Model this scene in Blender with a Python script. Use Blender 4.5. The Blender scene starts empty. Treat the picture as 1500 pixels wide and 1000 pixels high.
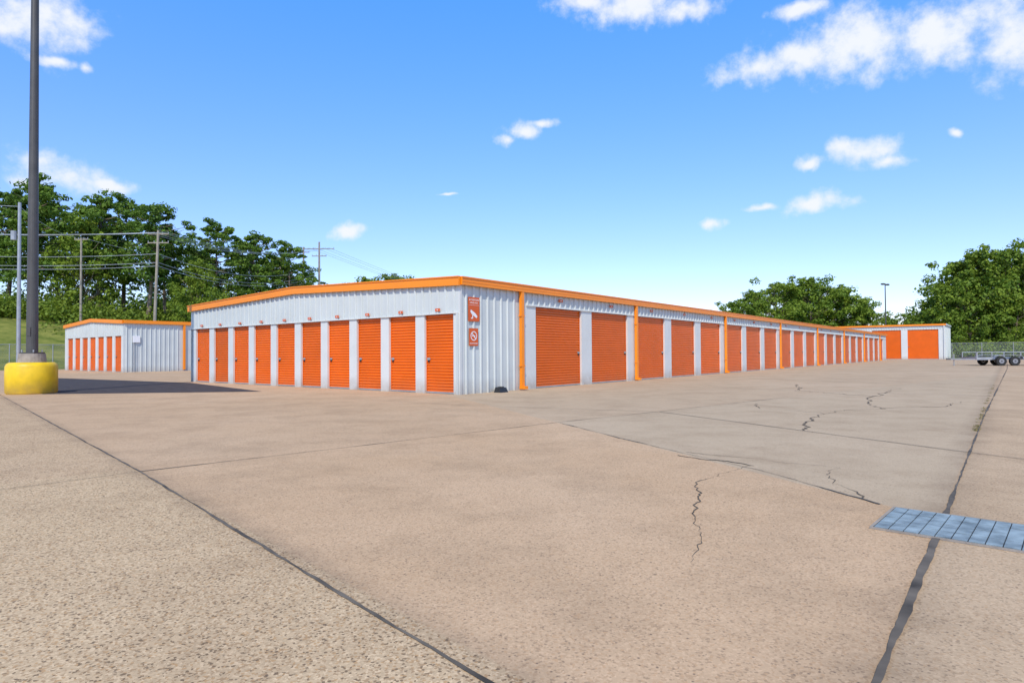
import bpy, math, random
import numpy as np
from mathutils import Vector, Matrix
random.seed(7)
scene = bpy.context.scene
COL = scene.collection

# ------------------------------------------------------------------ site frame
DR = Vector((0.61897, 0.78545, 0)); DL = Vector((-0.78545, 0.61897, 0))
NR = -DL; NL = -DR
Z = Vector((0, 0, 1))

class Fr:
    """wall frame: t along wall, d outward, z up"""
    def __init__(s, o, t, n): s.o, s.t, s.n = Vector(o), Vector(t), Vector(n)
    def p(s, t, d, z): return s.o + s.t*t + s.n*d + Z*z
    def mat(s, t, d, z):
        m = Matrix.Identity(4)
        for i in range(3):
            m[i][0] = s.t[i]; m[i][1] = s.n[i]; m[i][2] = Z[i]
        q = s.p(t, d, z)
        for i in range(3): m[i][3] = q[i]
        return m

# ------------------------------------------------------------------ materials
def nodes(m):
    m.use_nodes = True
    nt = m.node_tree
    return nt, nt.nodes, nt.links

def mat(name, col, rough=0.6, metal=0.0, var=0.08, vscale=3.0, bump=0.0, bscale=60, rnd=0.0, dirt=0.0, spec=0.5):
    m = bpy.data.materials.new(name)
    nt, N, L = nodes(m)
    b = N['Principled BSDF']
    b.inputs['Roughness'].default_value = rough
    b.inputs['Metallic'].default_value = metal
    b.inputs['Specular IOR Level'].default_value = spec
    geo = N.new('ShaderNodeNewGeometry')
    no = N.new('ShaderNodeTexNoise'); no.inputs['Scale'].default_value = vscale; no.inputs['Detail'].default_value = 3
    L.new(geo.outputs['Position'], no.inputs['Vector'])
    mr = N.new('ShaderNodeMapRange'); mr.inputs[1].default_value = .3; mr.inputs[2].default_value = .7
    mr.inputs[3].default_value = 1-var; mr.inputs[4].default_value = 1+var
    L.new(no.outputs['Fac'], mr.inputs[0])
    val = mr.outputs[0]
    if rnd:
        oi = N.new('ShaderNodeObjectInfo')
        m2 = N.new('ShaderNodeMapRange'); m2.inputs[3].default_value = 1-rnd; m2.inputs[4].default_value = 1+rnd
        L.new(oi.outputs['Random'], m2.inputs[0])
        mm = N.new('ShaderNodeMath'); mm.operation = 'MULTIPLY'
        L.new(val, mm.inputs[0]); L.new(m2.outputs[0], mm.inputs[1]); val = mm.outputs[0]
    vm = N.new('ShaderNodeVectorMath'); vm.operation = 'SCALE'; vm.inputs[0].default_value = col
    L.new(val, vm.inputs['Scale'])
    out = vm.outputs[0]
    if dirt:
        sx = N.new('ShaderNodeSeparateXYZ'); L.new(geo.outputs['Position'], sx.inputs[0])
        m3 = N.new('ShaderNodeMapRange'); m3.inputs[1].default_value = 0; m3.inputs[2].default_value = .45
        m3.inputs[3].default_value = dirt; m3.inputs[4].default_value = 0
        L.new(sx.outputs[2], m3.inputs[0])
        n2 = N.new('ShaderNodeTexNoise'); n2.inputs['Scale'].default_value = 5; n2.inputs['Detail'].default_value = 3
        L.new(geo.outputs['Position'], n2.inputs['Vector'])
        mu = N.new('ShaderNodeMath'); mu.operation = 'MULTIPLY'; L.new(m3.outputs[0], mu.inputs[0]); L.new(n2.outputs['Fac'], mu.inputs[1])
        mx = N.new('ShaderNodeMix'); mx.data_type = 'RGBA'
        L.new(mu.outputs[0], mx.inputs[0]); L.new(out, mx.inputs[6]); mx.inputs[7].default_value = (.25, .17, .11, 1)
        out = mx.outputs[2]
    L.new(out, b.inputs['Base Color'])
    if bump:
        n3 = N.new('ShaderNodeTexNoise'); n3.inputs['Scale'].default_value = bscale; n3.inputs['Detail'].default_value = 3
        L.new(geo.outputs['Position'], n3.inputs['Vector'])
        bp = N.new('ShaderNodeBump'); bp.inputs['Strength'].default_value = bump; bp.inputs['Distance'].default_value = .01
        L.new(n3.outputs['Fac'], bp.inputs['Height']); L.new(bp.outputs[0], b.inputs['Normal'])
    return m

M_white = mat('white_metal_siding', (.55, .585, .57), .42, var=.05, vscale=1.2, dirt=.7)
M_pil = mat('white_pilaster', (.62, .635, .61), .5, var=.04, vscale=2, dirt=.9)
M_door = mat('orange_door', (.72, .125, .004), .36, var=.06, vscale=1.5, rnd=.08, dirt=.35)
M_trim = mat('orange_trim', (.90, .26, .006), .38, var=.04, vscale=1)
M_roof = mat('roof_metal', (.6, .62, .63), .4)
M_dark = mat('dark_gap', (.02, .02, .022), .7)
M_black = mat('black_plastic', (.02, .02, .022), .5)
M_pole = mat('bronze_pole', (.07, .066, .062), .5, var=.15)
M_galv = mat('galvanised_steel', (.38, .39, .40), .45, metal=.5, var=.12)
M_rim = mat('wheel_rim', (.30, .30, .31), .4, metal=.5, var=.12)
M_conc = mat('base_concrete', (.30, .26, .22), .9, var=.2, vscale=8, bump=.4)
M_yellow = mat('yellow_paint', (.80, .52, .008), .5, var=.15, vscale=3, bump=.25, bscale=10, dirt=.9)
M_wood = mat('weathered_pole_wood', (.30, .26, .21), .9, var=.2)
M_bark = mat('bark', (.19, .145, .105), .95, var=.3)
M_sign = mat('sign_orange', (.62, .10, .012), .5, var=.03)
M_signw = mat('sign_white', (.8, .8, .8), .5, var=.02)
M_crack = mat('crack_filler', (.11, .085, .06), .95, var=.4, vscale=6)
M_tar = mat('joint_sealant', (.11, .092, .074), .95, var=.6, vscale=4)
M_grate = mat('grate_steel', (.25, .31, .33), .55, metal=.1, var=.4, vscale=9)
M_tire = mat('tire_rubber', (.02, .02, .02), .85)
M_fdark = mat('trailer_frame', (.09, .09, .095), .5)
M_deck = mat('trailer_deck', (.35, .32, .28), .8, var=.2)

def foliage(name, dark, light, scale=.5):
    m = bpy.data.materials.new(name); nt, N, L = nodes(m)
    b = N['Principled BSDF']; b.inputs['Roughness'].default_value = .6; b.inputs['Specular IOR Level'].default_value = .3
    geo = N.new('ShaderNodeNewGeometry'); no = N.new('ShaderNodeTexNoise')
    no.inputs['Scale'].default_value = scale; no.inputs['Detail'].default_value = 2
    L.new(geo.outputs['Position'], no.inputs['Vector'])
    ad = N.new('ShaderNodeMath'); ad.operation = 'MULTIPLY_ADD'; ad.inputs[1].default_value = .5
    L.new(geo.outputs['Random Per Island'], ad.inputs[0])
    mr = N.new('ShaderNodeMapRange'); mr.inputs[1].default_value = .3; mr.inputs[2].default_value = .7; mr.inputs[4].default_value = .5
    L.new(no.outputs['Fac'], mr.inputs[0]); L.new(mr.outputs[0], ad.inputs[2])
    oi = N.new('ShaderNodeObjectInfo'); m2 = N.new('ShaderNodeMapRange'); m2.inputs[3].default_value = -.22; m2.inputs[4].default_value = .22
    L.new(oi.outputs['Random'], m2.inputs[0]); a2 = N.new('ShaderNodeMath'); a2.use_clamp = True; L.new(ad.outputs[0], a2.inputs[0]); L.new(m2.outputs[0], a2.inputs[1])
    mx = N.new('ShaderNodeMix'); mx.data_type = 'RGBA'
    L.new(a2.outputs[0], mx.inputs[0]); mx.inputs[6].default_value = (*dark, 1); mx.inputs[7].default_value = (*light, 1)
    L.new(mx.outputs[2], b.inputs['Base Color'])
    tr = N.new('ShaderNodeBsdfTranslucent'); L.new(mx.outputs[2], tr.inputs[0])
    ms = N.new('ShaderNodeMixShader'); ms.inputs[0].default_value = .35
    L.new(b.outputs[0], ms.inputs[1]); L.new(tr.outputs[0], ms.inputs[2])
    L.new(ms.outputs[0], N['Material Output'].inputs[0])
    return m
M_pine = foliage('pine_needles', (.05, .12, .015), (.19, .30, .035))
M_leaf = foliage('broad_leaves', (.08, .16, .015), (.28, .37, .04))
M_shrub = foliage('shrub_leaves', (.08, .15, .015), (.27, .35, .04))
M_grassb = foliage('grass_blades', (.20, .18, .06), (.36, .28, .13), 3)

def grass_mat():
    m = bpy.data.materials.new('grass_ground'); nt, N, L = nodes(m); b = N['Principled BSDF']
    b.inputs['Roughness'].default_value = .95; b.inputs['Specular IOR Level'].default_value = .1
    geo = N.new('ShaderNodeNewGeometry')
    a = N.new('ShaderNodeTexNoise'); a.inputs['Scale'].default_value = .35; a.inputs['Detail'].default_value = 9; a.inputs['Roughness'].default_value = .75
    L.new(geo.outputs['Position'], a.inputs['Vector'])
    r = N.new('ShaderNodeValToRGB'); L.new(a.outputs['Fac'], r.inputs[0])
    r.color_ramp.elements[0].position = .38; r.color_ramp.elements[0].color = (.10, .14, .025, 1)
    r.color_ramp.elements[1].position = .62; r.color_ramp.elements[1].color = (.27, .27, .07, 1)
    L.new(r.outputs[0], b.inputs['Base Color'])
    return m
M_grass = grass_mat()

def lot_mat():
    m = bpy.data.materials.new('exposed_aggregate_concrete'); nt, N, L = nodes(m); b = N['Principled BSDF']
    b.inputs['Roughness'].default_value = .95; b.inputs['Specular IOR Level'].default_value = .12
    geo = N.new('ShaderNodeNewGeometry'); P = geo.outputs['Position']
    def noise(s, d=4, ro=.6):
        n = N.new('ShaderNodeTexNoise'); n.inputs['Scale'].default_value = s; n.inputs['Detail'].default_value = d; n.inputs['Roughness'].default_value = ro
        L.new(P, n.inputs['Vector']); return n.outputs['Fac']
    def rng(v, a, bb, c, d):
        n = N.new('ShaderNodeMapRange'); L.new(v, n.inputs[0])
        for i, x in enumerate((a, bb, c, d)): n.inputs[i+1].default_value = x
        return n.outputs[0]
    def math_(op, x, y):
        n = N.new('ShaderNodeMath'); n.operation = op
        for i, q in enumerate((x, y)):
            if isinstance(q, (int, float)): n.inputs[i].default_value = q
            else: L.new(q, n.inputs[i])
        return n.outputs[0]
    def mix(f, c1, c2, mode='MIX'):
        n = N.new('ShaderNodeMix'); n.data_type = 'RGBA'; n.blend_type = mode
        if isinstance(f, (int, float)): n.inputs[0].default_value = f
        else: L.new(f, n.inputs[0])
        for i, q in ((6, c1), (7, c2)):
            if isinstance(q, tuple): n.inputs[i].default_value = (*q, 1)
            else: L.new(q, n.inputs[i])
        return n.outputs[2]
    def dist(px, py, nx, ny):
        l = math.hypot(nx, ny); nx /= l; ny /= l
        d = N.new('ShaderNodeVectorMath'); d.operation = 'DOT_PRODUCT'; L.new(P, d.inputs[0]); d.inputs[1].default_value = (nx, ny, 0)
        return math_('ADD', d.outputs['Value'], -(px*nx+py*ny))
    d1 = dist(-3.52, 5.95, -.73, -.68); d2 = dist(.75, 9.8, .942, .336); d3 = dist(1.18, 2.07, .785, -.619); d4 = dist(.76, 9.98, -.66, .75)
    left = rng(d1, -.015, .015, 0, 1); right = rng(d3, -.015, .015, 0, 1); beyond = rng(d4, -.015, .015, 0, 1)
    grey = math_('MULTIPLY', rng(d2, -.015, .015, 0, 1), rng(d3, -.015, .015, 1, 0))
    base = mix(rng(noise(.35, 5), .3, .7, 0, 1), (.50, .345, .215), (.58, .415, .275))
    base = mix(math_('MULTIPLY', left, .75), base, (.53, .415, .275))
    base = mix(math_('MULTIPLY', grey, .85), base, (.46, .37, .265))
    base = mix(math_('MULTIPLY', right, .6), base, (.48, .37, .255))
    base = mix(math_('MULTIPLY', beyond, .35), base, (.48, .345, .23))
    # weathering stains
    n11 = noise(1.1, 8, .7)
    base = mix(rng(n11, .46, .74, 0, .48), base, (.28, .195, .125))
    base = mix(rng(noise(.15, 4, .6), .5, .72, 0, .3), base, (.62, .49, .36))
    base = mix(rng(noise(.5, 6, .65), .53, .72, 0, .38), base, (.31, .225, .15))
    # grime gathered along the joints
    for d_, w_ in ((d1, .16), (d3, .22)):
        base = mix(math_('MULTIPLY', rng(math_('ABSOLUTE', d_, 0), 0, w_, .55, 0), rng(n11, .35, .6, .3, 1)), base, (.27, .20, .14))
    # pale scuffs
    base = mix(rng(noise(3.3, 6, .75), .66, .76, 0, .35), base, (.66, .56, .45))
    # aggregate
    v = N.new('ShaderNodeTexVoronoi'); v.inputs['Scale'].default_value = 105; L.new(P, v.inputs['Vector'])
    sx = N.new('ShaderNodeSeparateColor'); L.new(v.outputs['Color'], sx.inputs[0])
    rmp = N.new('ShaderNodeValToRGB'); L.new(sx.outputs[0], rmp.inputs[0]); cr = rmp.color_ramp; cr.interpolation = 'CONSTANT'
    cr.elements[0].position = 0; cr.elements[0].color = (.25, .21, .2, 1)
    cr.elements[1].position = .08; cr.elements[1].color = (.70, .60, .52, 1)
    for p_, c_ in ((.22, (.95, .92, .88, 1)), (.55, (1.12, 1.08, 1.03, 1)), (.82, (1.32, 1.3, 1.28, 1)), (.93, (.88, .70, .52, 1))):
        e = cr.elements.new(p_); e.color = c_
    amt = math_('ADD', math_('MULTIPLY', left, .40), .38)
    grit = math_('SUBTRACT', amt, math_('MULTIPLY', grey, .16))
    base = mix(grit, base, mix(1.0, base, rmp.outputs[0], 'MULTIPLY'))
    v2 = N.new('ShaderNodeTexVoronoi'); v2.inputs['Scale'].default_value = 24; L.new(P, v2.inputs['Vector'])
    base = mix(rng(v2.outputs['Distance'], .06, .16, .8, 0), base, (.13, .095, .075))
    L.new(base, b.inputs['Base Color'])
    bp = N.new('ShaderNodeBump'); bp.inputs['Strength'].default_value = .25; bp.inputs['Distance'].default_value = .002
    L.new(v.outputs['Distance'], bp.inputs['Height']); L.new(bp.outputs[0], b.inputs['Normal'])
    return m
M_lot = lot_mat()
M_wedge = mat('dark_ground', (.07, .064, .07), .95, var=.2, vscale=3, bump=.3, spec=.1)  # dark tone for the wedge sheet on the lot

def chain_mat():
    m = bpy.data.materials.new('chain_link'); nt, N, L = nodes(m); b = N['Principled BSDF']
    b.inputs['Base Color'].default_value = (.3, .31, .32, 1); b.inputs['Metallic'].default_value = .4
    uv = N.new('ShaderNodeTexCoord')
    t = N.new('ShaderNodeBsdfTransparent'); ms = N.new('ShaderNodeMixShader')
    outs = []
    for s in (1, -1):
        w = N.new('ShaderNodeVectorMath'); w.operation = 'DOT_PRODUCT'; w.inputs[1].default_value = (9, 0, 9*s)
        L.new(uv.outputs['Object'], w.inputs[0])
        f = N.new('ShaderNodeMath'); f.operation = 'FRACT'; L.new(w.outputs['Value'], f.inputs[0])
        g = N.new('ShaderNodeMath'); g.operation = 'LESS_THAN'; g.inputs[1].default_value = .11; L.new(f.outputs[0], g.inputs[0]); outs.append(g.outputs[0])
    mx = N.new('ShaderNodeMath'); mx.operation = 'MAXIMUM'; L.new(outs[0], mx.inputs[0]); L.new(outs[1], mx.inputs[1])
    L.new(mx.outputs[0], ms.inputs[0]); L.new(t.outputs[0], ms.inputs[1]); L.new(b.outputs[0], ms.inputs[2])
    L.new(ms.outputs[0], N['Material Output'].inputs[0]); return m
M_chain = chain_mat()

# ------------------------------------------------------------------ mesh helper
class MB:
    def __init__(s): s.v = []; s.f = []; s.m = []; s.mats = []
    def mi(s, m):
        if m not in s.mats: s.mats.append(m)
        return s.mats.index(m)
    def face(s, pts, m):
        i = len(s.v); s.v += [tuple(p) for p in pts]; s.f.append(tuple(range(i, i+len(pts)))); s.m.append(s.mi(m))
    def hexa(s, c, m):
        i = len(s.v); s.v += [tuple(p) for p in c]; k = s.mi(m)
        for q in ((0, 3, 2, 1), (4, 5, 6, 7), (0, 1, 5, 4), (1, 2, 6, 5), (2, 3, 7, 6), (3, 0, 4, 7)):
            s.f.append(tuple(i+j for j in q)); s.m.append(k)
    def box(s, fr, t0, t1, d0, d1, z0, z1, m, z1b=None, z0b=None):
        za = z1; zb = z1 if z1b is None else z1b
        ya = z0; yb = z0 if z0b is None else z0b
        s.hexa([fr.p(t0, d1, ya), fr.p(t1, d1, yb), fr.p(t1, d0, yb), fr.p(t0, d0, ya),
                fr.p(t0, d1, za), fr.p(t1, d1, zb), fr.p(t1, d0, zb), fr.p(t0, d0, za)], m)
    def rib(s, fr, t, z0, z1, m, w=.085, h=.042):
        a = [(-w/2, 0.002), (-w/4, h), (w/4, h), (w/2, 0.002)]
        for (x0, y0), (x1, y1) in zip(a[:-1], a[1:]):
            s.face([fr.p(t+x0, y0, z0), fr.p(t+x1, y1, z0), fr.p(t+x1, y1, z1), fr.p(t+x0, y0, z1)], m)
        s.face([fr.p(t+x, y, z0) for x, y in reversed(a)], m)
    def cyl(s, p0, p1, r0, r1, m, n=12, caps=True):
        p0, p1 = Vector(p0), Vector(p1); ax = (p1-p0).normalized()
        u = ax.orthogonal().normalized(); w = ax.cross(u); i = len(s.v); k = s.mi(m)
        for p, r in ((p0, r0), (p1, r1)):
            for j in range(n):
                a = 2*math.pi*j/n; s.v.append(tuple(p+(u*math.cos(a)+w*math.sin(a))*r))
        for j in range(n):
            s.f.append((i+j, i+(j+1) % n, i+n+(j+1) % n, i+n+j)); s.m.append(k)
        if caps:
            s.f.append(tuple(i+j for j in reversed(range(n)))); s.m.append(k)
            s.f.append(tuple(i+n+j for j in range(n))); s.m.append(k)
    def mesh(s, name, smooth=False):
        me = bpy.data.meshes.new(name); me.from_pydata(s.v, [], s.f)
        for m in s.mats: me.materials.append(m)
        me.polygons.foreach_set('material_index', s.m)
        if smooth: me.polygons.foreach_set('use_smooth', [True]*len(s.f))
        me.update(); return me
    def obj(s, name, parent=None, smooth=False):
        o = bpy.data.objects.new(name, s.mesh(name, smooth)); COL.objects.link(o)
        if parent: o.parent = parent
        return o
def empty(name, loc=(0, 0, 0)):
    e = bpy.data.objects.new(name, None); e.empty_display_size = .3; COL.objects.link(e); e.location = loc
    return e
WF = Fr((0, 0, 0), (1, 0, 0), (0, 1, 0))

# ------------------------------------------------------------------ door
def door_mesh(w, h, pitch=.083):
    b = MB(); n = int(round(h/pitch)); pitch = h/n
    prof = []
    for i in range(n):
        z = i*pitch
        prof += [(z, 0), (z+pitch*.30, .022), (z+pitch*.72, .022), (z+pitch*.96, 0)]
    prof.append((h, 0))
    for (z0, d0), (z1, d1) in zip(prof[:-1], prof[1:]):
        b.face([(0, d0, z0), (w, d0, z0), (w, d1, z1), (0, d1, z1)][::-1], M_door)
    b.box(WF, 0, w, -.01, .03, -.005, .04, M_galv)
    b.box(WF, w-.16, w-.05, .018, .045, h*.42, h*.42+.07, M_galv)
    b.box(WF, w-.13, w-.09, .018, .055, h*.42-.06, h*.42, M_dark)
    b.box(WF, 0.004, .03, .018, .03, .06, h, M_door)
    b.box(WF, w-.03, w-.004, .018, .03, .06, h, M_door)
    return b.mesh('roll_up_door')

def add_door(me, fr, t, d, z, parent, i):
    o = bpy.data.objects.new('roll_up_door_%d' % i, me); COL.objects.link(o)
    o.parent = parent; o.matrix_world = fr.mat(t, d, z)

def plate(b, fr, t, z, w=.18, h=.08):
    b.box(fr, t-w/2, t+w/2, .044, .052, z, z+h, M_sign)
    b.box(fr, t-w*.12, t+w*.16, .052, .055, z+h*.38, z+h*.62, M_signw)

# ------------------------------------------------------------------ main building
C = Vector((-1.424, 16.8, 0)); W = 15.27; LN = 75.5; EH = 3.15; PK = 3.40
FL = Fr(C, DL, NL); FRR = Fr(C, DR, NR)
bld = empty('storage_building')
def gz(t): return EH + (PK-EH)*(1-abs(t-W/2)/(W/2))
b = MB()
ds, dw, mod, dh = .176, 1.14, 1.502, 2.20
b.box(FL, .0, ds, -.2, 0, 0, dh, M_pil)
for i in range(10):
    t0 = ds+mod*i+dw; t1 = ds+mod*(i+1) if i < 9 else W
    b.box(FL, t0, t1, -.2, 0, 0, dh, M_pil)
for t0, t1 in ((0, W/2), (W/2, W)):
    b.box(FL, t0, t1, -.2, -.001, dh, gz(t0)-.02, M_white, z1b=gz(t1)-.02)
t = .17
while t < W-.1:
    b.rib(FL, t, dh+.012, gz(t)-.1, M_white); t += .3004
b.box(FL, 0, W, .0, .04, dh-.02, dh+.012, M_pil)
for i in range(10): plate(b, FL, ds+mod*i+dw/2, dh+.06)
b.box(FL, .0, .07, .001, .035, 0, dh-.02, M_white)
b.obj('gable_end_wall', bld)
b = MB(); dh2 = 2.56; s2, w2, m2 = 3.5, 2.68, 3.35; ND = 21
b.box(FRR, .002, 2.9, -.2, -.001, 0, EH-.02, M_white)
b.box(FRR, .002, .09, -.001, .036, 0, EH-.1, M_pil)
t = .28
while t < 2.55:
    b.rib(FRR, t, 0, EH-.1, M_white); t += .3004
b.box(FRR, 2.9, s2, -.2, 0, 0, dh2, M_pil)
for i in range(ND):
    t0 = s2+m2*i+w2; t1 = s2+m2*(i+1) if i < ND-1 else LN
    b.box(FRR, t0, t1, -.2, 0, 0, dh2, M_pil)
b.box(FRR, 2.9, LN, -.2, -.001, dh2, EH-.02, M_white)
b.box(FRR, 3.0, LN, 0, .04, dh2-.02, dh2+.012, M_pil)
t = 3.05
while t < LN-.1:
    b.rib(FRR, t, dh2+.012, EH-.1, M_white); t += .3004
for i in range(ND): plate(b, FRR, s2+m2*i+w2/2, dh2+.2, .24, .09)
b.obj('long_wall', bld)
b = MB()
FB = Fr(FRR.p(0, -W, 0), DR, -NR); b.box(FB, 0, LN, -.2, 0, 0, EH-.02, M_white)
FE = Fr(FRR.p(LN, 0, 0), DL, -NL); b.box(FE, .2, W-.2, -.2, -.001, 0, EH, M_white)
b.obj('rear_walls', bld)
b = MB()
r0 = FRR.p(-.05, .06, EH-.02); r1 = FRR.p(LN+.05, .06, EH-.02); k0 = FRR.p(-.05, -W/2, PK-.02); k1 = FRR.p(LN+.05, -W/2, PK-.02)
q0 = FRR.p(-.05, -W-.06, EH-.02); q1 = FRR.p(LN+.05, -W-.06, EH-.02)
b.face([r0, r1, k1, k0], M_roof); b.face([k0, k1, q1, q0], M_roof)
b.obj('roof', bld)
b = MB()
for t0, t1 in ((-.1, W/2), (W/2, W+.1)):
    b.box(FL, t0, t1, .046, .11, gz(t0)-.23, gz(t0), M_trim, z1b=gz(t1), z0b=gz(t1)-.23)
    b.box(FL, t0, t1, .02, .135, gz(t0)-.012, gz(t0)+.02, M_trim, z1b=gz(t1)+.02, z0b=gz(t1)-.012)
b.box(FRR, -.02, LN, .046, .15, EH-.21, EH-.02, M_trim)
b.box(FRR, -.023, LN, .03, .175, EH-.02, EH+.012, M_trim)
b.box(FRR, -.018, LN, .15, .158, EH-.13, EH-.11, M_trim)
for t in (2.60, 10.02, 20.02, 30.07, 40.12, 50.17, 60.22, 70.27):
    b.box(FRR, t, t+.13, .046, .14, .12, EH-.21, M_trim)
    b.box(FRR, t-.01, t+.14, .046, .26, .03, .12, M_trim)
    for zz in (.7, 2.2): b.box(FRR, t-.03, t+.16, .044, .145, zz, zz+.04, M_trim)
b.obj('orange_trim', bld)
b = MB(); b.box(FL, .1, W-.1, -.55, -.5, 0, 3, M_dark); b.box(FRR, .6, LN-.3, -.55, -.5, 0, 3, M_dark); b.obj('interior_liner', bld)
dm = door_mesh(dw, dh-.03); dm2 = door_mesh(w2, dh2-.03, .085)
for i in range(10): add_door(dm, FL, ds+mod*i, -.10, .012, bld, i+1)
for i in range(ND): add_door(dm2, FRR, s2+m2*i, -.10, .012, bld, i+11)

def text(s, fr, t, d, z, size, m, parent, name):
    c = bpy.data.curves.new(name, 'FONT'); c.body = s; c.size = size; c.align_x = 'CENTER'; c.extrude = .001
    c.materials.append(m); o = bpy.data.objects.new(name, c); COL.objects.link(o)
    mm = Matrix.Identity(4); q = fr.p(t, d, z)
    for i in range(3):
        mm[i][0] = fr.t[i]; mm[i][1] = Z[i]; mm[i][2] = fr.n[i]; mm[i][3] = q[i]
    o.parent = parent; o.matrix_world = mm
sg = empty('camera_warning_sign'); b = MB()
b.box(FRR, .33, .79, .043, .05, 1.98, 2.64, M_sign)
b.box(FRR, .345, .775, .05, .0515, 2.42, 2.425, M_signw)
cam_pts = [(.43, 2.30), (.62, 2.20), (.70, 2.12), (.66, 2.07), (.47, 2.17), (.41, 2.24)]
b.face([FRR.p(t, .053, z) for t, z in reversed(cam_pts)], M_signw)
b.box(FRR, .49, .52, .05, .053, 2.06, 2.17, M_signw); b.box(FRR, .44, .50, .05, .053, 2.05, 2.08, M_signw)
b.obj('board', sg)
text('ATTENTION', FRR, .56, .052, 2.54, .072, M_signw, sg, 'heading')
text('SURVEILLANCE', FRR, .56, .052, 2.47, .05, M_signw, sg, 'subheading')
sg = empty('no_smoking_sign'); b = MB()
b.box(FRR, .36, .73, .043, .05, 1.31, 1.79, M_sign)
cx, cz = .545, 1.58
for j in range(20):
    a0, a1 = 2*math.pi*j/20, 2*math.pi*(j+1)/20
    pt = lambda a, r: FRR.p(cx+r*math.cos(a), .053, cz+r*math.sin(a))
    b.face([pt(a0, .105), pt(a0, .13), pt(a1, .13), pt(a1, .105)][::-1], M_signw)
b.face([FRR.p(cx-.09, .054, cz+.07), FRR.p(cx-.07, .054, cz+.09), FRR.p(cx+.09, .054, cz-.07), FRR.p(cx+.07, .054, cz-.09)], M_signw)
b.box(FRR, cx-.07, cx+.06, .05, .052, cz-.012, cz+.012, M_signw)
b.obj('board', sg)
text('NO SMOKING', FRR, .545, .052, 1.36, .05, M_signw, sg, 'caption')
b = MB()
f = Fr(FRR.p(1.25, .28, 0), DR, NR)
b.hexa([f.p(0, .12, .005), f.p(.36, .12, .005), f.p(.36, -.12, .005), f.p(0, -.12, .005), f.p(.04, .08, .13), f.p(.32, .08, .13), f.p(.32, -.09, .15), f.p(.04, -.09, .15)], M_black)
b.box(f, .1, .26, -.06, .05, .138, .16, M_black)
b.obj('bait_station')

# ------------------------------------------------------------------ building 2 (left)
C2 = Vector((-26, 42, 0)); W2 = 11.3; L2 = 60; E2 = 3.50; P2 = 3.80
GL = Fr(C2, DL, NL); GR = Fr(C2, DR, NR)
def gz2(t): return E2+(P2-E2)*(1-abs(t-W2/2)/(W2/2))
b2 = empty('small_storage_building'); b = MB()
dmod, dwid, d0, dH = 1.535, 1.12, .35, 2.45
b.box(GL, 0, d0, -.2, 0, 0, dH, M_pil)
for i in range(7):
    t0 = d0+dmod*i+dwid; t1 = d0+dmod*(i+1) if i < 6 else W2
    b.box(GL, t0, t1, -.2, 0, 0, dH, M_pil)
for t0, t1 in ((0, W2/2), (W2/2, W2)):
    b.box(GL, t0, t1, -.2, -.001, dH, gz2(t0)-.02, M_white, z1b=gz2(t1)-.02)
    b.box(GL, t0-.06, t1+.06 if t1 == W2 else t1, .046, .12, gz2(t0)-.25, gz2(t0), M_trim, z1b=gz2(t1), z0b=gz2(t1)-.25)
t = .17
while t < W2-.1: b.rib(GL, t, dH, gz2(t)-.1, M_white); t += .3004
b.obj('gable_end_wall', b2)
b = MB()
b.box(GR, .002, 5.0, -.2, -.001, 0, E2-.02, M_white)
t = .2
while t < 3.7: b.rib(GR, t, 0, E2-.1, M_white); t += .3004
b.box(GR, 5.0, L2, -.2, -.001, 2.6, E2-.02, M_white)
b.box(GR, 3.85, 3.99, .046, .15, .1, E2-.2, M_trim)
b.box(GR, -.02, L2, .046, .17, E2-.22, E2+.005, M_trim)
for i in range(16): b.box(GR, 4.5+3.4*i+2.8, 4.5+3.4*(i+1), -.19, 0, 0, 2.6, M_pil)
b.box(GR, .55, 1.0, .046, .13, 2.0, 2.45, M_signw)
b.cyl(GR.p(.62, .09, 0), GR.p(.62, .09, 2.0), .03, .03, M_galv, 8)
b.obj('long_wall', b2)
b = MB()
b.face([GR.p(-.05, .05, E2-.02), GR.p(L2, .05, E2-.02), GR.p(L2, -W2/2, P2-.02), GR.p(-.05, -W2/2, P2-.02)], M_roof)
b.face([GR.p(-.05, -W2/2, P2-.02), GR.p(L2, -W2/2, P2-.02), GR.p(L2, -W2-.05, E2-.02), GR.p(-.05, -W2-.05, E2-.02)], M_roof)
b.box(Fr(GR.p(0, -W2, 0), DR, -NR), .2, L2, -.2, 0, 0, E2-.04, M_white)
b.obj('roof', b2)
dm3 = door_mesh(dwid, dH-.03)
for i in range(7): add_door(dm3, GL, d0+dmod*i, -.1, .012, b2, i+1)
dm4 = door_mesh(2.8, 2.57)
for i in range(16): add_door(dm4, GR, 4.5+3.4*i, -.1, .012, b2, i+8)

# ------------------------------------------------------------------ building 3 (far)
C3 = Vector((55.9, 81, 0)); H3 = 4.6
KL = Fr(C3, DL, NL); KR = Fr(C3, DR, NR); b3 = empty('rv_storage_building'); b = MB()
wd, md, s3, h3 = 3.42, 4.15, .73, 3.9
b.box(KL, 0, s3, -.2, 0, 0, h3, M_pil)
for i in range(8): b.box(KL, s3+md*i+wd, s3+md*(i+1), -.2, 0, 0, h3, M_pil)
LL = s3+md*8
b.box(KL, 0, LL, -.2, -.001, h3, H3-.02, M_white)
t = .2
while t < LL: b.rib(KL, t, h3, H3-.1, M_white); t += .3
b.box(KR, .002, 9, -.2, -.001, 0, H3, M_white)
b.box(KL, -.1, LL, .046, .16, H3-.22, H3, M_trim)
t = .2
while t < 8.9: b.rib(KR, t, 0, H3-.1, M_white); t += .3
b.box(KR, -.02, 9.1, .046, .14, H3-.2, H3+.01, M_pil)
b.box(KL, .05, .17, .046, .14, 0, H3-.22, M_pil)
b.obj('walls', b3)
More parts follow.
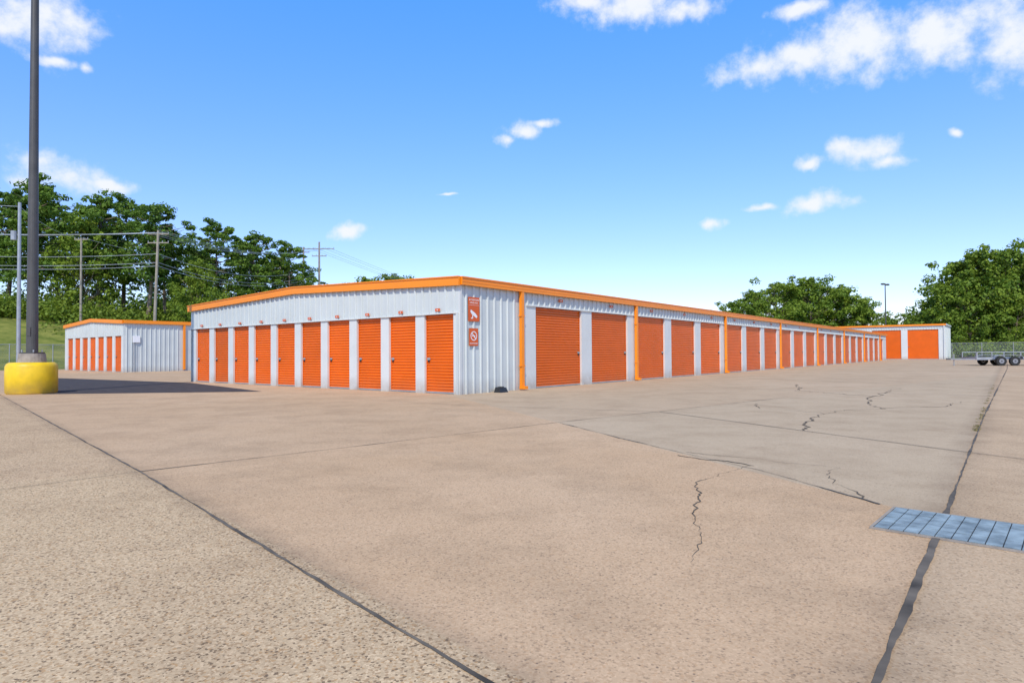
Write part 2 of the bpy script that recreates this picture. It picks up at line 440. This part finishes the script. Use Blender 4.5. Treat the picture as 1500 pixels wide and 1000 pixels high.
b = MB(); b.face([KR.p(-.05, .05, H3-.02), KR.p(9, .05, H3+.3), KR.p(9, -LL, H3+.3), KR.p(-.05, -LL, H3-.02)], M_roof); b.obj('roof', b3)
dm5 = door_mesh(wd, h3-.03, .1)
for i in range(8): add_door(dm5, KL, s3+md*i, -.1, .012, b3, i+1)

# ------------------------------------------------------------------ ground
def hill(n, r):
    if n < 66: return 0
    x = min(1, (n-66)/36); h = 6*(x*x*(3-2*x)); return h+math.sin(r*.13)*.25*x+math.sin(n*.2+r*.07)*.2*x
ns = [-1500, -500, -200, -100, -62, -30, 0, 40, 64]+list(range(67, 125, 3))+[140, 200, 400, 800, 1500]
rs = [-400, -150, -60]+list(range(-40, 200, 8))+[220, 300, 500, 900, 2000]
v = []; f = []
for n_ in ns:
    for r_ in rs:
        p = DL*n_+DR*r_; v.append((p.x, p.y, hill(n_, r_)-.03))
nr = len(rs)
for i in range(len(ns)-1):
    for j in range(nr-1): f.append((i*nr+j, i*nr+nr+j, i*nr+nr+j+1, i*nr+j+1))
me = bpy.data.meshes.new('ground'); me.from_pydata(v, [], f); me.materials.append(M_grass)
me.polygons.foreach_set('use_smooth', [True]*len(f)); me.update(); me.flip_normals()
o = bpy.data.objects.new('ground', me); COL.objects.link(o)
b = MB(); b.face([DL*-60+DR*-40, DL*-60+DR*101, DL*63+DR*101, DL*63+DR*-40][::1], M_lot); o = b.obj('parking_lot')
b = MB(); b.face([Vector(p) for p in ((-13.6, 18.2, .004), (-7.5, 18.85, .004), (-12.9, 25.2, .004), (-23.5, 32, .004), (-14.6, 19.4, .004))], M_wedge); b.obj('dark_ground_wedge')  # flat dark wedge laid just above the lot, right of the yellow base

# ------------------------------------------------------------------ joints and cracks
def ribbon(name, pts, w, m, z, jit=.01, seg=.15, wv=.3):
    rng = random.Random(len(pts)*7+pts[0][0]*13.7); P = [Vector((x, y, 0)) for x, y in pts]; path = []
    for a, c in zip(P[:-1], P[1:]):
        n = max(1, int((c-a).length/seg))
        for i in range(n): path.append(a.lerp(c, i/n))
    path.append(P[-1]); b = MB(); L_, R_ = [], []
    off = 0; wf = 1
    for i, p in enumerate(path):
        d = (path[min(i+1, len(path)-1)]-path[max(i-1, 0)]).normalized(); n = Vector((-d.y, d.x, 0))
        off = off*.75+rng.uniform(-jit, jit); wf = max(1-wv, min(1+wv, wf+rng.uniform(-wv, wv)*.5)); ww = w*wf/2
        q = p+n*off; L_.append(q+n*ww+Z*z); R_.append(q-n*ww+Z*z)
    for i in range(len(path)-1): b.face([R_[i], R_[i+1], L_[i+1], L_[i]], m)
    return b.obj(name)
ribbon('pavement_joint', [(-30, 34.7), (-14.2, 17.5), (-3.52, 5.95), (-.068, 2.085), (2, -.2)], .016, M_tar, .004, .003, seg=.05, wv=.55)
ribbon('pavement_joint', [(-8, 1), (-4.21, 5.165), (-3.5, 5.97)], .008, M_tar, .005, .003)
ribbon('pavement_joint', [(-3.52, 5.95), (.76, 9.98), (2.65, 11.6), (6.5, 15.0)], .018, M_tar, .005, .004, seg=.08, wv=.6)
ribbon('pavement_joint', [(.75, 9.85), (1.55, 7.6), (2.3, 5.8), (2.62, 4.5)], .014, M_tar, .006, .008, seg=.06, wv=.6)
ribbon('pavement_joint', [(2.71, 11.58), (4.89, 6.77), (5.3, 6.0)], .022, M_tar, .007, .005)
ribbon('sealed_joint', [(.4, 1.0), (1.18, 2.07), (2.94, 4.28), (7.79, 10.4), (29.3, 37.2), (52, 66)], .026, M_tar, .008, .002, seg=.05, wv=.6)
ribbon('pavement_joint', [(-4.2, 15.6), (-1.0, 13.3), (2.6, 11.65)], .014, M_tar, .0065, .006)
ribbon('pavement_joint', [(9, 29), (12, 22), (15.5, 20.5)], .03, M_tar, .0065, .006)
ribbon('pavement_joint', [(6.2, 19.5), (8.5, 17.2), (11.5, 15.1)], .024, M_tar, .0065, .006)
ribbon('pavement_crack', [(2.30, 6.04), (1.95, 5.75), (1.57, 5.32), (1.45, 4.9), (1.17, 4.12), (1.1, 3.7), (.917, 3.31)], .0065, M_crack, .0045, .02, .04, .8)
ribbon('pavement_crack', [(2.30, 6.04), (2.15, 6.3), (1.95, 6.4), (1.75, 6.7)], .015, M_crack, .0045, .02, .05, .8)
ribbon('pavement_crack', [(1.9, 6.9), (2.6, 6.3), (3.05, 5.9), (2.75, 5.5), (2.62, 4.7)], .009, M_crack, .0055, .03, .05, .7)
ribbon('pavement_crack', [(4.08, 8.74), (4.9, 10.2), (5.5, 11.15), (6.26, 11.76), (7.0, 12.0), (7.6, 13.5), (8.8, 15.3), (11.5, 18.6)], .022, M_crack, .0045, .06, .1, .6)
ribbon('pavement_crack', [(5.5, 11.15), (4.8, 12.2), (5.2, 13.3)], .018, M_crack, .0055, .05, .1, .6)
ribbon('pavement_crack', [(8.8, 15.3), (8.0, 17.5), (9.5, 21)], .024, M_crack, .0055, .06, .1, .6)
ribbon('pavement_crack', [(7.0, 12.0), (8.4, 12.2), (9.6, 13.4)], .016, M_crack, .0055, .05, .1, .7)

def tufts(name, centers, n, h, spread):
    b = MB(); rng = random.Random(3)
    for cx, cy in centers:
        for _ in range(n):
            x = cx+rng.gauss(0, spread); y = cy+rng.gauss(0, spread); hh = h*rng.uniform(.4, 1); a = rng.uniform(0, 6.28); l = rng.uniform(.2, .8)*hh
            dx, dy = math.cos(a), math.sin(a)
            b.face([(x-dy*.004, y+dx*.004, 0), (x+dy*.004, y-dx*.004, 0), (x+dx*l, y+dy*l, hh)], M_grassb)
    b.obj(name)
cs = []
for i in range(34):
    s = random.uniform(8.0, 15) if i < 26 else random.uniform(15, 24); p = Vector((1.18, 2.07, 0))+DR*s; cs.append((p.x, p.y))
tufts('joint_weeds', cs, 16, .035, .022)

# ------------------------------------------------------------------ drain grate
e1 = Vector((.67, .742, 0)).normalized(); e2 = Vector((.742, -.67, 0)).normalized()
gf = Fr((2.225, 3.90, 0), e2, e1); b = MB(); LG, WG = .79, .64
b.face([gf.p(-.02, -.02, .0095), gf.p(LG+.02, -.02, .0095), gf.p(LG+.02, WG+.02, .0095), gf.p(-.02, WG+.02, .0095)], M_dark)
nx_, ny_ = 10, 4
for i in range(nx_):
    for j in range(ny_):
        x0 = i*LG/nx_; y0 = j*WG/ny_
        b.box(gf, x0+.003, x0+LG/nx_-.003, y0+.005, y0+WG/ny_-.005, .010, .014+random.uniform(-.001, .001), M_grate)
for a0, a1, c0, c1 in ((-.02, LG+.02, -.02, -.004), (-.02, LG+.02, WG+.004, WG+.02), (-.02, -.003, -.003, WG+.003), (LG+.003, LG+.02, -.003, WG+.003)):
    b.box(gf, a0, a1, c0, c1, .001, .012, M_conc)
b.obj('drain_grate')

# ------------------------------------------------------------------ lamp poles
def lamp(name, x, y, h, base=True, arm=(1, 0, 0), r=.15):
    e = empty(name); b = MB()
    if base:
        prof = [(.60, 0), (.635, .05), (.64, .5), (.635, .80), (.60, .88), (.54, .92), (.0, .925)]; n = 40
        for rr, zz in prof[:-1]:
            for j in range(n):
                a = 2*math.pi*j/n; q = rr*(1+.012*math.sin(5*a+zz*3)); b.v.append((x+q*math.cos(a), y+q*math.sin(a), zz))
        k = b.mi(M_yellow)
        for i in range(len(prof)-2):
            for j in range(n): b.f.append((i*n+j, i*n+(j+1) % n, (i+1)*n+(j+1) % n, (i+1)*n+j)); b.m.append(k)
        o6 = (len(prof)-2)*n; b.f.append(tuple(o6+j for j in range(n))); b.m.append(k)
        b.obj('yellow_base', e, True); b = MB()
        b.cyl((x, y, .9), (x, y, 1.18), .36, .33, M_conc, 24)
        b.box(Fr((x, y, 0), (1, 0, 0), (0, -1, 0)), -.22, .22, -.22, .22, 1.182, 1.22, M_pole)
        for sx in (-.17, .17):
            for sy in (-.17, .17): b.cyl((x+sx, y+sy, 1.22), (x+sx, y+sy, 1.29), .02, .02, M_galv, 8)
        z0 = 1.22
    else: z0 = 0
    b.cyl((x, y, z0), (x, y, h), r, r*.62, M_pole, 20)
    if base: b.box(Fr((x, y, 0), (1, 0, 0), (0, -1, 0)), -.06, .06, .12, .16, 1.7, 1.95, M_pole)
    a = Vector(arm).normalized(); f = Fr((x, y, 0), a, a.cross(Z))
    for s in (1, -1):
        b.box(f, min(.05*s, .5*s), max(.05*s, .5*s), -.04, .04, h-.18, h-.08, M_pole)
        b.box(f, min(.5*s, 1.15*s), max(.5*s, 1.15*s), -.22, .22, h-.26, h-.02, M_pole)
        b.box(f, min(.56*s, 1.09*s), max(.56*s, 1.09*s), -.17, .17, h-.275, h-.262, M_signw)
    b.obj('pole_and_heads', e)
lamp('parking_lot_lamp', -14.25, 18.65, 12.8)
lamp('parking_lot_lamp', .5957*105, 105, 12.4, False, r=.12, arm=(.8, .6, 0))

# ------------------------------------------------------------------ utility poles & wires
def upole(name, x, y, top, arms=((.6, 2.4),), r=.16, m=M_wood, tank=False, lean=0):
    b = MB(); z0 = hill(Vector((x, y, 0)).dot(DL), 0)-.3
    T = Vector((x+lean, y, top)); b.cyl((x, y, z0), T, r, r*.7, m, 10)
    for dz, w in arms:
        b.box(Fr(T, (1, 0, 0), (0, -1, 0)), -w/2, w/2, -.06, .06, -dz, -dz+.12, M_wood)
        for q in (-.48, -.2, .2, .48): b.cyl(T+Vector((q*w, 0, -dz+.12)), T+Vector((q*w, 0, -dz+.3)), .04, .05, M_galv, 6)
    if tank: b.cyl(T+Vector((-.35, -.1, -2.9)), T+Vector((-.35, -.1, -2.2)), .2, .2, M_galv, 12)
    b.obj(name)
upole('utility_pole', -.786*48, 48, 12.9, (), .15, M_galv, tank=True)
upole('utility_pole', -.687*75, 75, 15.3, ((.3, 1.6),), .15)
upole('utility_pole', -.571*72, 72, 15.5, ((.5, 2.4), (1.5, 2.4)), .19, lean=.5)
upole('utility_pole', -.332*110, 110, 20.0, ((1.0, 2.0),), .2)
upole('utility_pole', -.307*104, 104, 19.8, ((1.2, 5.0), (2.4, 2.4)), .2)
upole('utility_pole', -.369*100, 100, 15.2, ((.5, 1.8),), .15)
b = MB()
def wire(a, c, sag, r=.022):
    a, c = Vector(a), Vector(c); pts = []
    for i in range(17):
        t = i/16; p = a.lerp(c, t); p.z -= sag*4*t*(1-t); pts.append(p)
    for p, q in zip(pts[:-1], pts[1:]): b.cyl(p, q, r, r, M_galv, 4, False)
Pa = Vector((-.571*72+.5, 72, 15.5)); Pl = Vector((-85, 66, 16.5)); Pb = Vector((-.307*104, 104, 19.8)); Pc = Vector((-.687*75, 75, 15.3))
for q in (-1.1, -.45, .45, 1.1):
    wire(Pl+Vector((0, q, -.2)), Pa+Vector((q, 0, -.25)), 1.0)
    wire(Pa+Vector((q, 0, -.25)), Pb+Vector((q*1.5, 0, -1)), 1.6)
    wire(Pb+Vector((q*1.5, 0, -1)), (30, 160, 2), 1.5, .02)
for dz in (-2.2, -3.2, -3.6):
    wire(Pl+Vector((0, 0, dz)), Pa+Vector((0, 0, dz-.5)), 1.2, .03); wire(Pa+Vector((0, 0, dz-.5)), Pb+Vector((0, 0, dz-2)), 2, .03)
wire((-.786*48, 48, 12.6), Pc, .6); wire((-.786*48, 48, 12.6), (-60, 35, 13), .5); wire(Pc, (-.369*100, 100, 15), 1)
b.obj('power_lines')

# ------------------------------------------------------------------ fences
def fence(name, a, c, h=2.0, step=3.0):
    a, c = Vector(a), Vector(c); d = (c-a); L_ = d.length; d.normalize(); e = empty(name); b = MB(); n = int(L_/step)
    for i in range(n+1):
        p = a+d*(L_*i/n); b.cyl(p, p+Z*(h+.05), .035, .035, M_galv, 8)
    b.cyl(a+Z*h, c+Z*h, .025, .025, M_galv, 6); b.obj('posts_and_rail', e)
    me = bpy.data.meshes.new('mesh_panel'); me.from_pydata([(0, 0, 0), (L_, 0, 0), (L_, 0, h), (0, 0, h)], [], [(0, 1, 2, 3)]); me.materials.append(M_chain)
    o = bpy.data.objects.new('mesh_panel', me); COL.objects.link(o); o.parent = e
    o.matrix_world = Fr(a, d, Vector((-d.y, d.x, 0))).mat(0, .03, 0)
fence('chain_link_fence', DL*64.5+DR*-30, DL*64.5+DR*60, 2.1)
fence('chain_link_fence', C3+DR*3+NR*.5, C3+DR*1+NR*45, 2.1)

# ------------------------------------------------------------------ trailer
tx = Vector((.985, -.17, 0)).normalized(); tf = Fr((35.6, 46, 0), tx, Vector((tx.y, -tx.x, 0)))
e = empty('utility_trailer'); b = MB()
b.box(tf, -1.9, 3.0, -1.0, 1.0, .50, .56, M_deck)
for d in (-1.03, .97): b.box(tf, -1.92, 3.02, d, d+.06, .42, .60, M_galv)
b.box(tf, -1.96, -1.9, -1.03, 1.03, .42, .60, M_galv); b.box(tf, 3.0, 3.06, -1.03, 1.03, .42, .60, M_galv)
for d in (-1.0, 1.0):
    for t in (-1.9, -.95, 0.9, 2.0, 3.0): b.box(tf, t-.025, t+.025, d-.025, d+.025, .60, .95, M_galv)
    b.box(tf, -1.92, 3.02, d-.03, d+.03, .95, 1.0, M_galv)
for d in (-1, 1):
    b.hexa([tf.p(-1.9, d*.95, .42), tf.p(-1.9, d*.87, .42), tf.p(-3.2, d*.02, .42), tf.p(-3.2, d*.08, .42), tf.p(-1.9, d*.95, .52), tf.p(-1.9, d*.87, .52), tf.p(-3.2, d*.02, .52), tf.p(-3.2, d*.08, .52)], M_galv)
b.box(tf, -3.45, -3.1, -.06, .06, .42, .54, M_fdark)
b.cyl(tf.p(-3.0, .1, .03), tf.p(-3.0, .1, .85), .035, .035, M_galv, 8); b.cyl(tf.p(-3.0, .1, .005), tf.p(-3.0, .1, .05), .08, .08, M_galv, 10)
b.obj('frame_and_deck', e); b = MB()
for d in (-1.15, 1.15):
    for t in (-.45, .42):
        b.cyl(tf.p(t, d-.1, .33), tf.p(t, d+.1, .33), .33, .33, M_tire, 24); b.cyl(tf.p(t, d-.11, .33), tf.p(t, d+.11, .33), .17, .17, M_rim, 16)
        b.cyl(tf.p(t, d-.12, .33), tf.p(t, d+.12, .33), .06, .06, M_fdark, 10)
    pr = [(-.95, .45), (-.85, .68), (-.5, .76), (.5, .76), (.85, .68), (.95, .45)]
    for (a0, z0), (a1, z1) in zip(pr[:-1], pr[1:]):
        b.hexa([tf.p(a0, d-.13, z0), tf.p(a1, d-.13, z1), tf.p(a1, d+.13, z1), tf.p(a0, d+.13, z0), tf.p(a0, d-.13, z0+.03), tf.p(a1, d-.13, z1+.03), tf.p(a1, d+.13, z1+.03), tf.p(a0, d+.13, z0+.03)], M_galv)
b.obj('wheels_and_fenders', e)

# ------------------------------------------------------------------ trees
def leaves(rng, cen, rad, n, size, flat=.75):
    d = rng.normal(size=(n, 3)); d /= np.linalg.norm(d, axis=1)[:, None]
    rr = rng.uniform(.45, 1.12, size=(n, 1))
    p = cen+d*rr*rad*np.array([1, 1, flat])
    nrm = d+rng.normal(scale=.5, size=(n, 3)); nrm[:, 2] += .35; nrm /= np.linalg.norm(nrm, axis=1)[:, None]
    a = np.cross(nrm, rng.normal(size=(n, 3))); a /= np.linalg.norm(a, axis=1)[:, None]; c = np.cross(nrm, a)
    s = size*rng.uniform(.5, 1.25, size=(n, 1)); a = a*s; c = c*s*rng.uniform(.5, .9, size=(n, 1))
    return np.stack([p-a-c*.2, p+c, p+a+c*.1, p-c*.9], axis=1).reshape(-1, 3)
def tree_mesh(name, seed, H, R, crown0, nclump, nleaf, size, leafm, pine=False):
    rng = np.random.default_rng(seed); b = MB()
    tr = H*.014+.05; pts = []; x = y = 0
    for i in range(7):
        pts.append(Vector((x, y, H*.93*i/6))); x += rng.normal()*.02*H*.5; y += rng.normal()*.02*H*.5
    for i in range(6): b.cyl(pts[i], pts[i+1], tr*(1-i/6.6), tr*(1-(i+1)/6.6), M_bark, 8, False)
    L_ = []
    for k in range(nclump):
        u = (k+.5)/nclump; zf = crown0+(1-crown0)*(u**.9)
        if pine: env = R*(math.sin(math.pi*min(1, max(.06, (zf-crown0)/(1-crown0)*.82+.17)))**.7)
        else: env = R*(math.sin(math.pi*min(.97, max(.1, (zf-crown0)/(1-crown0)*.85+.13)))**.55)
        a = k*2.399+rng.uniform(-.5, .5); q = env*rng.uniform(.35, 1.0)*(1.0 if rng.random() > .2 else .2)
        cz = H*zf*.95; j = min(5, int(cz/(H*.93)*6)); base = pts[j]
        c = Vector((base.x+q*math.cos(a), base.y+q*math.sin(a), cz+rng.normal()*.02*H))
        s = Vector((base.x, base.y, max(H*.1, min(H*.9, c.z-q*(.25 if pine else .7)))))
        mid = s.lerp(c, .5)+Vector((0, 0, -.05*q)); b.cyl(s, mid, tr*.33, tr*.2, M_bark, 5, False); b.cyl(mid, c, tr*.2, tr*.07, M_bark, 5, False)
        rc = R*rng.uniform(.2, .42)*(1.05-.35*(zf-crown0)/(1-crown0))
        if rng.random() < .88:
            for _ in range(3):
                off = rng.normal(size=3)*rc*.6; off[2] *= .5
                L_.append(leaves(rng, np.array(c)+off, rc*rng.uniform(.4, .75), int(nleaf/3), size, .6 if pine else .75))
    V = np.concatenate(L_); n0 = len(b.v); nq = len(V)//4
    b.v += [tuple(q) for q in V.tolist()]; k = b.mi(leafm)
    b.f += [(n0+4*i, n0+4*i+1, n0+4*i+2, n0+4*i+3) for i in range(nq)]; b.m += [k]*nq
    return b.mesh(name)
pines = [tree_mesh('pine_tree', 10+i, 16, 4.3, .34+.06*(i % 2), 50, 220, .17, M_pine, True) for i in range(4)]
oaks = [tree_mesh('oak_tree', 30+i, 12, 5.0, .12, 64, 230, .18, M_leaf) for i in range(3)]
def place(me, name, x, y, top, H0, wide=1.0, sink=.3):
    z0 = hill(Vector((x, y, 0)).dot(DL), Vector((x, y, 0)).dot(DR))-sink; s = (top-z0)/H0
    o = bpy.data.objects.new(name, me); COL.objects.link(o); o.location = (x, y, z0); o.scale = (s*wide, s*wide, s); o.rotation_euler = (0, 0, random.uniform(0, 6.28))
# (bearing slope, rise slope, range m)
for i, (a, r, Y) in enumerate([(-.835, .285, 84), (-.80, .275, 90), (-.757, .290, 82), (-.715, .252, 95), (-.685, .22, 84), (-.655, .262, 86), (-.618, .258, 92), (-.585, .252, 84),
                               (-.55, .215, 88), (-.512, .172, 96), (-.475, .218, 92), (-.44, .190, 100), (-.412, .204, 94), (-.38, .160, 104), (-.358, .182, 98), (-.33, .152, 106), (-.5, .15, 84)]):
    if i in (4, 9, 16, 13): place(oaks[i % 3], 'oak_tree', a*Y, Y, 1.09+r*Y, 12, .9)
    else: place(pines[i % 4], 'pine_tree', a*Y, Y, 1.09+r*Y, 16, 1.08)
for a, r, Y in [(-.235, .124, 150), (-.2, .128, 150), (-.26, .114, 150), (-.165, .124, 150)]:
    place(oaks[0], 'oak_tree', a*Y, Y, 1.09+r*Y, 12, 1.1)
for i, (a, r, Y) in enumerate([(.355, .082, 140), (.385, .096, 145), (.42, .112, 150), (.45, .108, 160), (.475, .12, 150), (.505, .110, 155), (.535, .102, 150), (.565, .082, 148),
                               (.60, .056, 150), (.63, .060, 150), (.655, .062, 140), (.69, .108, 112), (.715, .145, 108), (.75, .162, 104), (.79, .167, 102), (.825, .158, 104), (.86, .165, 110), (.73, .09, 101), (.80, .09, 98)]):
    place(oaks[i % 3], 'oak_tree', a*Y, Y, 1.09+r*Y, 12, 1.0 if a > .68 else 1.1)
def belt(name, segs, n, h, leafm, size=.2, nl=160):
    rng = np.random.default_rng(len(name)+n); L_ = []
    for k in range(n):
        s = segs[rng.integers(len(segs))]; t = rng.random(); x = s[0]+(s[2]-s[0])*t+rng.normal()*2.0; y = s[1]+(s[3]-s[1])*t+rng.normal()*2.0
        hh = h*rng.uniform(.4, 1.1); z0 = hill(Vector((x, y, 0)).dot(DL), Vector((x, y, 0)).dot(DR))
        r = hh*.62
        for _ in range(3):
            L_.append(leaves(rng, np.array([x+rng.normal()*r*.5, y+rng.normal()*r*.5, z0+hh*rng.uniform(.3, .65)]), r*rng.uniform(.6, .95), nl//3, size, .8))
    V = np.concatenate(L_); nq = len(V)//4; b = MB(); b.v = [tuple(q) for q in V.tolist()]; k = b.mi(leafm)
    b.f = [(4*i, 4*i+1, 4*i+2, 4*i+3) for i in range(nq)]; b.m = [k]*nq; b.obj(name)
belt('hillside_shrubs', [(-78, 82, -50, 82), (-52, 80, -30, 100), (-50, 84, -30, 104), (-70, 79, -50, 79)], 170, 4.0, M_shrub)
belt('background_tree_line', [(-100, 110, -25, 128), (-80, 98, -30, 118)], 150, 8.5, M_pine, .3, 260)
belt('fence_line_shrubs', [(66, 92, 105, 88), (70, 98, 105, 94)], 110, 3.6, M_shrub)
belt('distant_tree_line', [(50, 165, 110, 140), (60, 150, 100, 128)], 110, 6.0, M_leaf, .3, 200)

# ------------------------------------------------------------------ sun, sky
az = math.radians(187); el = math.radians(48)
S = Vector((math.sin(az)*math.cos(el), math.cos(az)*math.cos(el), math.sin(el)))
sl = bpy.data.lights.new('sun', 'SUN'); sl.energy = 3.9; sl.angle = math.radians(.5); sl.color = (1, .94, .83)
so = bpy.data.objects.new('sun', sl); COL.objects.link(so); so.rotation_euler = S.to_track_quat('Z', 'Y').to_euler()

w = bpy.data.worlds.new('World'); scene.world = w; w.use_nodes = True
nt = w.node_tree; N = nt.nodes; L = nt.links; N.clear()
out = N.new('ShaderNodeOutputWorld'); sky = N.new('ShaderNodeTexSky'); sky.sky_type = 'NISHITA'; sky.sun_disc = False
sky.sun_elevation = el; sky.sun_rotation = az; sky.air_density = 1.0; sky.dust_density = .3; sky.ozone_density = 2.5; sky.altitude = 0
tc = N.new('ShaderNodeTexCoord'); D = tc.outputs['Generated']
sp = N.new('ShaderNodeSeparateXYZ'); L.new(D, sp.inputs[0])
def M(op, *a):
    n = N.new('ShaderNodeMath'); n.operation = op
    for i, q in enumerate(a):
        if isinstance(q, (int, float)): n.inputs[i].default_value = q
        else: L.new(q, n.inputs[i])
    return n.outputs[0]
A = M('ARCTAN2', sp.outputs[0], sp.outputs[1]); E = M('ARCSINE', sp.outputs[2])
# clearer, brighter air near the horizon, plain sky toward the zenith
tm = N.new('ShaderNodeValToRGB'); L.new(M('DIVIDE', E, 1.2), tm.inputs[0]); cr = tm.color_ramp
cr.elements[0].position = 0; cr.elements[0].color = (.56, .52, .60, 1)
cr.elements[1].position = 1; cr.elements[1].color = (.34, .34, .34, 1)
for p_, c_ in ((.14, (.50, .54, .72, 1)), (.26, (.44, .60, .86, 1)), (.44, (.34, .70, 1.0, 1)), (.62, (.36, .44, .48, 1))):
    e = cr.elements.new(p_); e.color = c_
tg0 = N.new('ShaderNodeVectorMath'); tg0.operation = 'SCALE'; L.new(tm.outputs[0], tg0.inputs[0]); tg0.inputs['Scale'].default_value = 2.5
tg = N.new('ShaderNodeVectorMath'); tg.operation = 'MULTIPLY'; L.new(sky.outputs[0], tg.inputs[0]); L.new(tg0.outputs[0], tg.inputs[1])
bg = N.new('ShaderNodeBackground'); bg.inputs[1].default_value = .125; L.new(tg.outputs[0], bg.inputs[0])
cb = N.new('ShaderNodeCombineXYZ'); L.new(A, cb.inputs[0]); L.new(E, cb.inputs[1])
wn = N.new('ShaderNodeTexNoise'); wn.inputs['Scale'].default_value = 14; wn.inputs['Detail'].default_value = 3; L.new(D, wn.inputs['Vector'])
ws = N.new('ShaderNodeVectorMath'); ws.operation = 'MULTIPLY_ADD'; L.new(wn.outputs['Color'], ws.inputs[0]); ws.inputs[1].default_value = (.06, .03, 0); ws.inputs[2].default_value = (-.03, -.015, 0)
wa = N.new('ShaderNodeVectorMath'); L.new(cb.outputs[0], wa.inputs[0]); L.new(ws.outputs[0], wa.inputs[1])
clouds = [(.391, .452, .07, .022), (.467, .474, .08, .03), (.576, .502, .12, .048), (.696, .512, .13, .050), (.804, .500, .08, .05), (.467, .55, .045, .010),
          (.196, .562, .08, .025), (.283, .555, .06, .018), (.12, .565, .05, .014), (-.761, .545, .085, .045), (-.739, .475, .05, .009), (-.683, .458, .013, .011),
          (-.707, .292, .07, .025), (-.652, .275, .05, .011), (-.77, .285, .03, .012), (.016, .357, .03, .013), (.043, .370, .032, .008), (-.016, .342, .016, .009),
          (.565, .318, .055, .018), (.598, .304, .035, .012), (.524, .326, .022, .016), (.48, .299, .022, .010), (.489, .24, .05, .018), (.397, .232, .022, .006),
          (.324, .207, .018, .009), (-.259, .194, .034, .014), (.712, .348, .016, .007), (-.103, .257, .02, .003)]
cur = None
for bb, rr, rx, ry in clouds:
    a0 = math.atan(bb); ca = math.cos(a0); e0 = math.atan(rr*ca)
    n1 = N.new('ShaderNodeVectorMath'); n1.operation = 'SUBTRACT'; L.new(wa.outputs[0], n1.inputs[0]); n1.inputs[1].default_value = (a0, e0, 0)
    n2 = N.new('ShaderNodeVectorMath'); n2.operation = 'MULTIPLY'; L.new(n1.outputs[0], n2.inputs[0]); n2.inputs[1].default_value = (1/(rx*ca*ca), 1/(ry*ca), 0)
    n3 = N.new('ShaderNodeVectorMath'); n3.operation = 'LENGTH'; L.new(n2.outputs[0], n3.inputs[0])
    cur = n3.outputs['Value'] if cur is None else M('SMOOTH_MIN', cur, n3.outputs['Value'], .4)
fn = N.new('ShaderNodeTexNoise'); fn.inputs['Scale'].default_value = 26; fn.inputs['Detail'].default_value = 8; fn.inputs['Roughness'].default_value = .6; L.new(D, fn.inputs['Vector'])
dens = M('ADD', M('SUBTRACT', 1.0, cur), M('MULTIPLY', M('SUBTRACT', fn.outputs['Fac'], .5), 2.8))
mr = N.new('ShaderNodeMapRange'); mr.interpolation_type = 'SMOOTHSTEP'; L.new(dens, mr.inputs[0]); mr.inputs[1].default_value = -.35; mr.inputs[2].default_value = .95; mr.inputs[4].default_value = .96
bc = N.new('ShaderNodeBackground'); bc.inputs[0].default_value = (.93, .96, 1, 1); bc.inputs[1].default_value = 1.0
mx = N.new('ShaderNodeMixShader'); L.new(mr.outputs[0], mx.inputs[0]); L.new(bg.outputs[0], mx.inputs[1]); L.new(bc.outputs[0], mx.inputs[2])
L.new(mx.outputs[0], out.inputs[0])

# ------------------------------------------------------------------ camera
cd = bpy.data.cameras.new('camera'); cd.sensor_width = 36; cd.lens = 36*920/1500; cd.clip_end = 5000; cd.clip_start = .05
co = bpy.data.objects.new('camera', cd); COL.objects.link(co)
co.matrix_world = Matrix.Translation((0, 0, 1.093)) @ Matrix.Rotation(math.radians(90+1.096), 4, 'X') @ Matrix.Rotation(math.radians(-.36), 4, 'Z')
scene.camera = co
scene.view_settings.view_transform = 'Standard'; scene.view_settings.look = 'None'; scene.view_settings.exposure = 0
